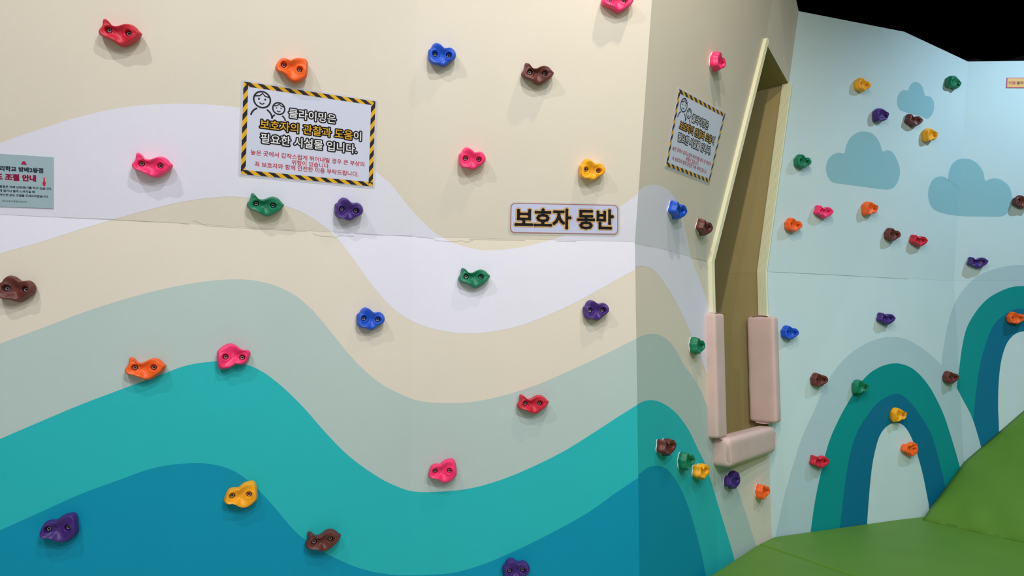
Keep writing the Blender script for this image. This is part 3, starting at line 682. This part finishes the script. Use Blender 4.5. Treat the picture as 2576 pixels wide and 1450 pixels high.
class Sheet:                                                  # flat sheet stuck on a wall facet, addressed by u (right) and v (down)
    def __init__(s, name, corners, wname, label, cat, pm, group=None, aspect=None, pad=0.02, film=True, thick=0.0012, base=0.0012, facet=None):
        cx = sum(c[0] for c in corners) / 4; cy = sum(c[1] for c in corners) / 4
        f = FAC[facet] if facet else wall_of(cx, cy, wname); s.n = f['pl'][1]
        s.Q = [hit(x, y, f['pl']) for x, y in corners]; s.org = sum(s.Q, V()) / 4
        wd_ = ((s.Q[1] - s.Q[0]).length + (s.Q[2] - s.Q[3]).length) / 2; ht_ = ((s.Q[3] - s.Q[0]).length + (s.Q[2] - s.Q[1]).length) / 2
        s.asp = aspect or wd_ / ht_; s.h = base + thick
        s.root = empty(name, s.org); tag(s.root, label, cat, group)
        if film: s.box('laminate', -pad, -pad * s.asp * 0.9, 1 + pad, 1 + pad * s.asp * 0.9, base - 0.0002, base + thick * 0.4, 'film', 0.02)
        if pm: s.box('sheet', -0.004, -0.005, 1.004, 1.005, base, s.h, pm)
    def P(s, u, v, z): 
        a = s.Q[0] + (s.Q[1] - s.Q[0]) * u; b = s.Q[3] + (s.Q[2] - s.Q[3]) * u
        return a + (b - a) * v + s.n * z - s.org
    def rr(s, u0, v0, u1, v1, r, k=6):                         # rounded rectangle outline
        rv = r * s.asp; out = []
        for cu, cv, a0 in ((u1 - r, v0 + rv, -90), (u1 - r, v1 - rv, 0), (u0 + r, v1 - rv, 90), (u0 + r, v0 + rv, 180)):
            for i in range(k + 1):
                a = math.radians(a0 + 90 * i / k); out.append((cu + r * math.cos(a), cv + rv * math.sin(a)))
        return out
    def box(s, nm, u0, v0, u1, v1, z0, z1, mt, r=0.0):
        o = s.rr(u0, v0, u1, v1, r) if r > 0 else [(u0, v0), (u1, v0), (u1, v1), (u0, v1)]
        n = len(o); vs = [s.P(u, v, z0) for u, v in o] + [s.P(u, v, z1) for u, v in o]
        return mesh_obj(nm, vs, [tuple(range(n)), tuple(range(n, 2 * n))] + [(i, (i + 1) % n, (i + 1) % n + n, i + n) for i in range(n)], M[mt], s.root)
    def polys(s, nm, polys, mt, z):
        vs, fs = [], []
        for p in polys:
            i0 = len(vs); vs += [s.P(u, v, s.h + z) for u, v in p]; fs.append(tuple(range(i0, i0 + len(p))))
        return mesh_obj(nm, vs, fs, M[mt], s.root)
    def line(s, nm, pts, wdt, mt, z, closed=False):            # constant-width stroke, wdt in u units
        q = [(u, v / s.asp) for u, v in pts]; n = len(q); L_, R2 = [], []
        for i in range(n):
            a = q[(i - 1) % n] if closed or i > 0 else q[0]; b = q[(i + 1) % n] if closed or i < n - 1 else q[-1]
            d = (b[0] - a[0], b[1] - a[1]); l = math.hypot(*d) or 1
            nx, ny = -d[1] / l * wdt / 2, d[0] / l * wdt / 2
            L_.append((q[i][0] + nx, (q[i][1] + ny) * s.asp)); R2.append((q[i][0] - nx, (q[i][1] - ny) * s.asp))
        m = n if closed else n - 1
        return s.polys(nm, [[L_[i], L_[(i + 1) % n], R2[(i + 1) % n], R2[i]] for i in range(m)], mt, z)
    def text(s, nm, body, u0, u1, vc, layers, ref=None, stretch=1.0):
        v0, _ = text_mesh(ref or body); x0 = min(p[0] for p in v0); x1 = max(p[0] for p in v0)
        k = (u1 - u0) / (x1 - x0); y0 = min(p[1] for p in v0); y1 = max(p[1] for p in v0); yc = (y0 + y1) / 2
        objs = []
        for off, mt, z in layers:
            vs, fs = fat_text(body, off) if off > 0 else text_mesh(body)
            objs.append(mesh_obj(nm, [s.P(u0 + (x - x0) * k, vc - (y - yc) * k * s.asp * stretch, s.h + z) for x, y in vs], fs, M[mt], s.root))
        return objs, k

def hazard_poster(name, corners, wname, label, facet=None):
    s = Sheet(name, corners, wname, label, 'poster', 'paper', group='laminated safety posters', aspect=1.44, facet=facet)
    bw = 0.034; bh = bw * s.asp
    # striped border: yellow frame with slanted black bars clipped to each side
    s.polys('hazard_border', [[(0, 0), (1, 0), (1 - bw, bh), (bw, bh)], [(1, 0), (1, 1), (1 - bw, 1 - bh), (1 - bw, bh)], [(1, 1), (0, 1), (bw, 1 - bh), (1 - bw, 1 - bh)], [(0, 1), (0, 0), (bw, bh), (bw, 1 - bh)]], 'ink_yellow', 0.0002)
    bars = []
    def bar_clip(p, rect): 
        q = clip(p, rect)
        if len(q) > 2: bars.append(q)
    st = 0.097
    for i in range(-2, 13):
        u = i * st
        for (va, vb) in ((0, bh), (1 - bh, 1)):
            bar_clip([(u, va), (u + st * .5, va), (u + st * .5 + 0.05, vb), (u + 0.05, vb)], [(bw if 0 else 0, va), (1, va), (1, vb), (0, vb)])
    stv = st * s.asp
    for i in range(-2, 10):
        v = i * stv
        for (ua, ub) in ((0, bw), (1 - bw, 1)):
            bar_clip([(ua, v + 0.072), (ub, v), (ub, v + stv * .5), (ua, v + 0.072 + stv * .5)], [(ua, bh * .3), (ub, bh * .3), (ub, 1 - bh * .3), (ua, 1 - bh * .3)])
    s.polys('hazard_stripe', bars, 'ink_black', 0.0004)
    # parent and child line figures
    A = s.asp
    def circ(cu, cv, r, n=28, a0=0, a1=360): return [(cu + r * math.cos(math.radians(a0 + (a1 - a0) * i / n)), cv + r * A * math.sin(math.radians(a0 + (a1 - a0) * i / n))) for i in range(n + (0 if a1 - a0 == 360 else 1))]
    for cu, cv, r, lw in ((0.136, 0.165, 0.060, 0.0125), (0.259, 0.236, 0.044, 0.0110)):
        s.line('figure_head', circ(cu, cv, r), lw, 'ink_black', 0.0003, True)
        s.line('figure_hair', [(cu - r * .9, cv - r * A * .35), (cu - r * .3, cv - r * A * .45), (cu + r * .05, cv - r * A * .78), (cu + r * .35, cv - r * A * .48), (cu + r * .9, cv - r * A * .38)], lw * .8, 'ink_black', 0.0003)
        for q in (-.38, .38): s.polys('figure_eye', [circ(cu + q * r, cv - r * A * .06, r * .13, 10)], 'ink_black', 0.0003)
        s.line('figure_smile', circ(cu, cv + r * A * .25, r * .30, 8, 25, 155), lw * .7, 'ink_black', 0.0003)
    s.line('figure_shoulder', circ(0.136, 0.365, 0.078, 10, 190, 245), 0.0125, 'ink_black', 0.0003)
    s.line('figure_shoulder', circ(0.136, 0.365, 0.078, 10, 298, 355), 0.0125, 'ink_black', 0.0003)
    s.line('figure_shoulder', circ(0.259, 0.375, 0.052, 8, 195, 240), 0.011, 'ink_black', 0.0003)
    s.line('figure_shoulder', circ(0.259, 0.375, 0.052, 8, 300, 350), 0.011, 'ink_black', 0.0003)
    ol = ((0.135, 'ink_black', 0.0003), (0.014, 'ink_white', 0.0006))
    oy = ((0.135, 'ink_black', 0.0003), (0.014, 'ink_yellow', 0.0006))
    s.text('headline_text', '클라이밍은', 0.335, 0.692, 0.268, ol)
    full = '보호자의 관찰과 도움이'
    s.text('headline_text', '보호자의 관찰과 도움', 0.128, 0.893, 0.428, oy, ref=full)
    _, k = s.text('headline_text', full, 0.128, 0.893, 0.428, ((0.135, 'ink_black', 0.0003),))
    w_all = text_mesh(full)[0]; w_i = text_mesh('이')[0]
    wi = (max(p[0] for p in w_i) - min(p[0] for p in w_i)) * k
    s.text('headline_text', '이', 0.893 - wi, 0.893, 0.428, ((0.014, 'ink_white', 0.0006),))
    s.text('headline_text', '필요한 시설물 입니다.', 0.135, 0.862, 0.582, ol)
    rd = ((0.016, 'ink_red', 0.0003),)
    s.text('notice_text', '높은 곳에서 갑작스럽게 뛰어내릴 경우 큰 부상의', 0.066, 0.925, 0.748, rd)
    s.text('notice_text', '위험이 있습니다.', 0.367, 0.655, 0.812, rd)
    s.text('notice_text', '꼭 보호자와 함께 안전한 이용 부탁드립니다.', 0.096, 0.880, 0.873, rd)
hazard_poster('warning_poster', [(612.6, 205.3), (944.1, 255.4), (937.2, 469.3), (605.7, 438.2)], L, 'large laminated hazard-striped poster on the cream wall under the orange hold', facet='B_up')
hazard_poster('warning_poster', [(1706.6, 223.8), (1823.3, 286.8), (1783.2, 460.2), (1673.6, 417.2)], Mi, 'hazard-striped poster seen at a steep angle on the shaded wall', facet='H_up')

# rounded name plate
s = Sheet('name_plate', [(1279.5, 506), (1559.5, 512), (1559.5, 594.5), (1277.5, 590)], L, 'rounded white nameplate with bold black lettering beside the wall corner', 'sign', None, film=False, facet='C_up')
s.box('laminate', 0, 0, 1, 1, 0.0010, 0.0018, 'film', 0.05)
s.box('sheet', 0.018, 0.05, 0.982, 0.95, 0.0018, 0.0024, 'paper_lilac', 0.04)
o_, i_ = s.rr(0.018, 0.05, 0.982, 0.95, 0.04), s.rr(0.026, 0.075, 0.974, 0.925, 0.034)
s.polys('border_line', [[o_[i], o_[(i + 1) % len(o_)], i_[(i + 1) % len(i_)], i_[i]] for i in range(len(o_))], 'ink_brown', 0.0002)
s.text('sign_text', '보호자 동반', 0.062, 0.935, 0.50, ((0.088, 'ink_brown', 0.0002), (0.074, 'ink_amber', 0.0005), (0.034, 'ink_black', 0.0008)), stretch=1.02)

# notice cut by the left edge
s = Sheet('notice_sheet', [(-150, 378), (134, 396.5), (134, 524), (-150, 514)], L, 'mint paper notice cut by the left edge of the picture', 'notice', 'paper_mint', film=False, facet='A_up')
U = lambda x: (x + 150) / 284.0
s.text('notice_title', '리학교 방배2동점', U(-2), U(108), 0.270, ((0.045, 'ink_navy', 0.0003),))
s.text('notice_title', '도 조절 안내', U(-13), U(89), 0.430, ((0.06, 'ink_magenta', 0.0003),))
s.text('notice_text', '동점은 자체 난방/환기를 하고 있습니다.', U(-3), U(130.5), 0.617, ((0.03, 'ink_navy', 0.0003),))
s.text('notice_text', '에 덥거나 춥게 느껴지실 때', U(-3), U(86), 0.695, ((0.03, 'ink_navy', 0.0003),))
s.text('notice_text', '주시면 온도 조절을 도와드리겠습니다.', U(-2), U(122.5), 0.775, ((0.03, 'ink_navy', 0.0003),))
s.text('notice_text', '서초구육아종합지원센터', U(2), U(66), 0.895, ((0.0, 'ink_navy', 0.0003),))
s.polys('cap_icon', [[(U(51), .175), (U(55.5), .110), (U(62), .110), (U(66.5), .178)]], 'ink_magenta', 0.0003)
s.polys('thermometer_icon', [[(U(109.5), .40), (U(112.5), .40), (U(113), .47), (U(115.5), .51), (U(114), .56), (U(111), .575), (U(108), .56), (U(106.5), .51), (U(109), .47)]], 'ink_red', 0.0003)
s.polys('thermometer_icon', [[(U(117.5), .42), (U(120.5), .40), (U(121.5), .45), (U(118.5), .47)]], 'sign_orange', 0.0003)

# small orange sign on the far wall, running out of the picture
s = Sheet('warning_strip', [(2532.5, 196), (2690, 196.5), (2690, 222.5), (2531, 221.5)], Fa, 'small orange warning strip with pink edge on the bright wall end', 'sign', 'sign_edge', film=False, facet='4_up')
s.box('sheet_face', 0.011, 0.07, 0.989, 0.93, s.h, s.h + 0.0004, 'sign_orange')
s.text('sign_text', '위험!', 0.028, 0.150, 0.5, ((0.03, 'sign_pink', 0.0008),))
s.text('sign_text', '올라가지 마세요', 0.162, 0.56, 0.5, ((0.02, 'ink_black', 0.0008),))
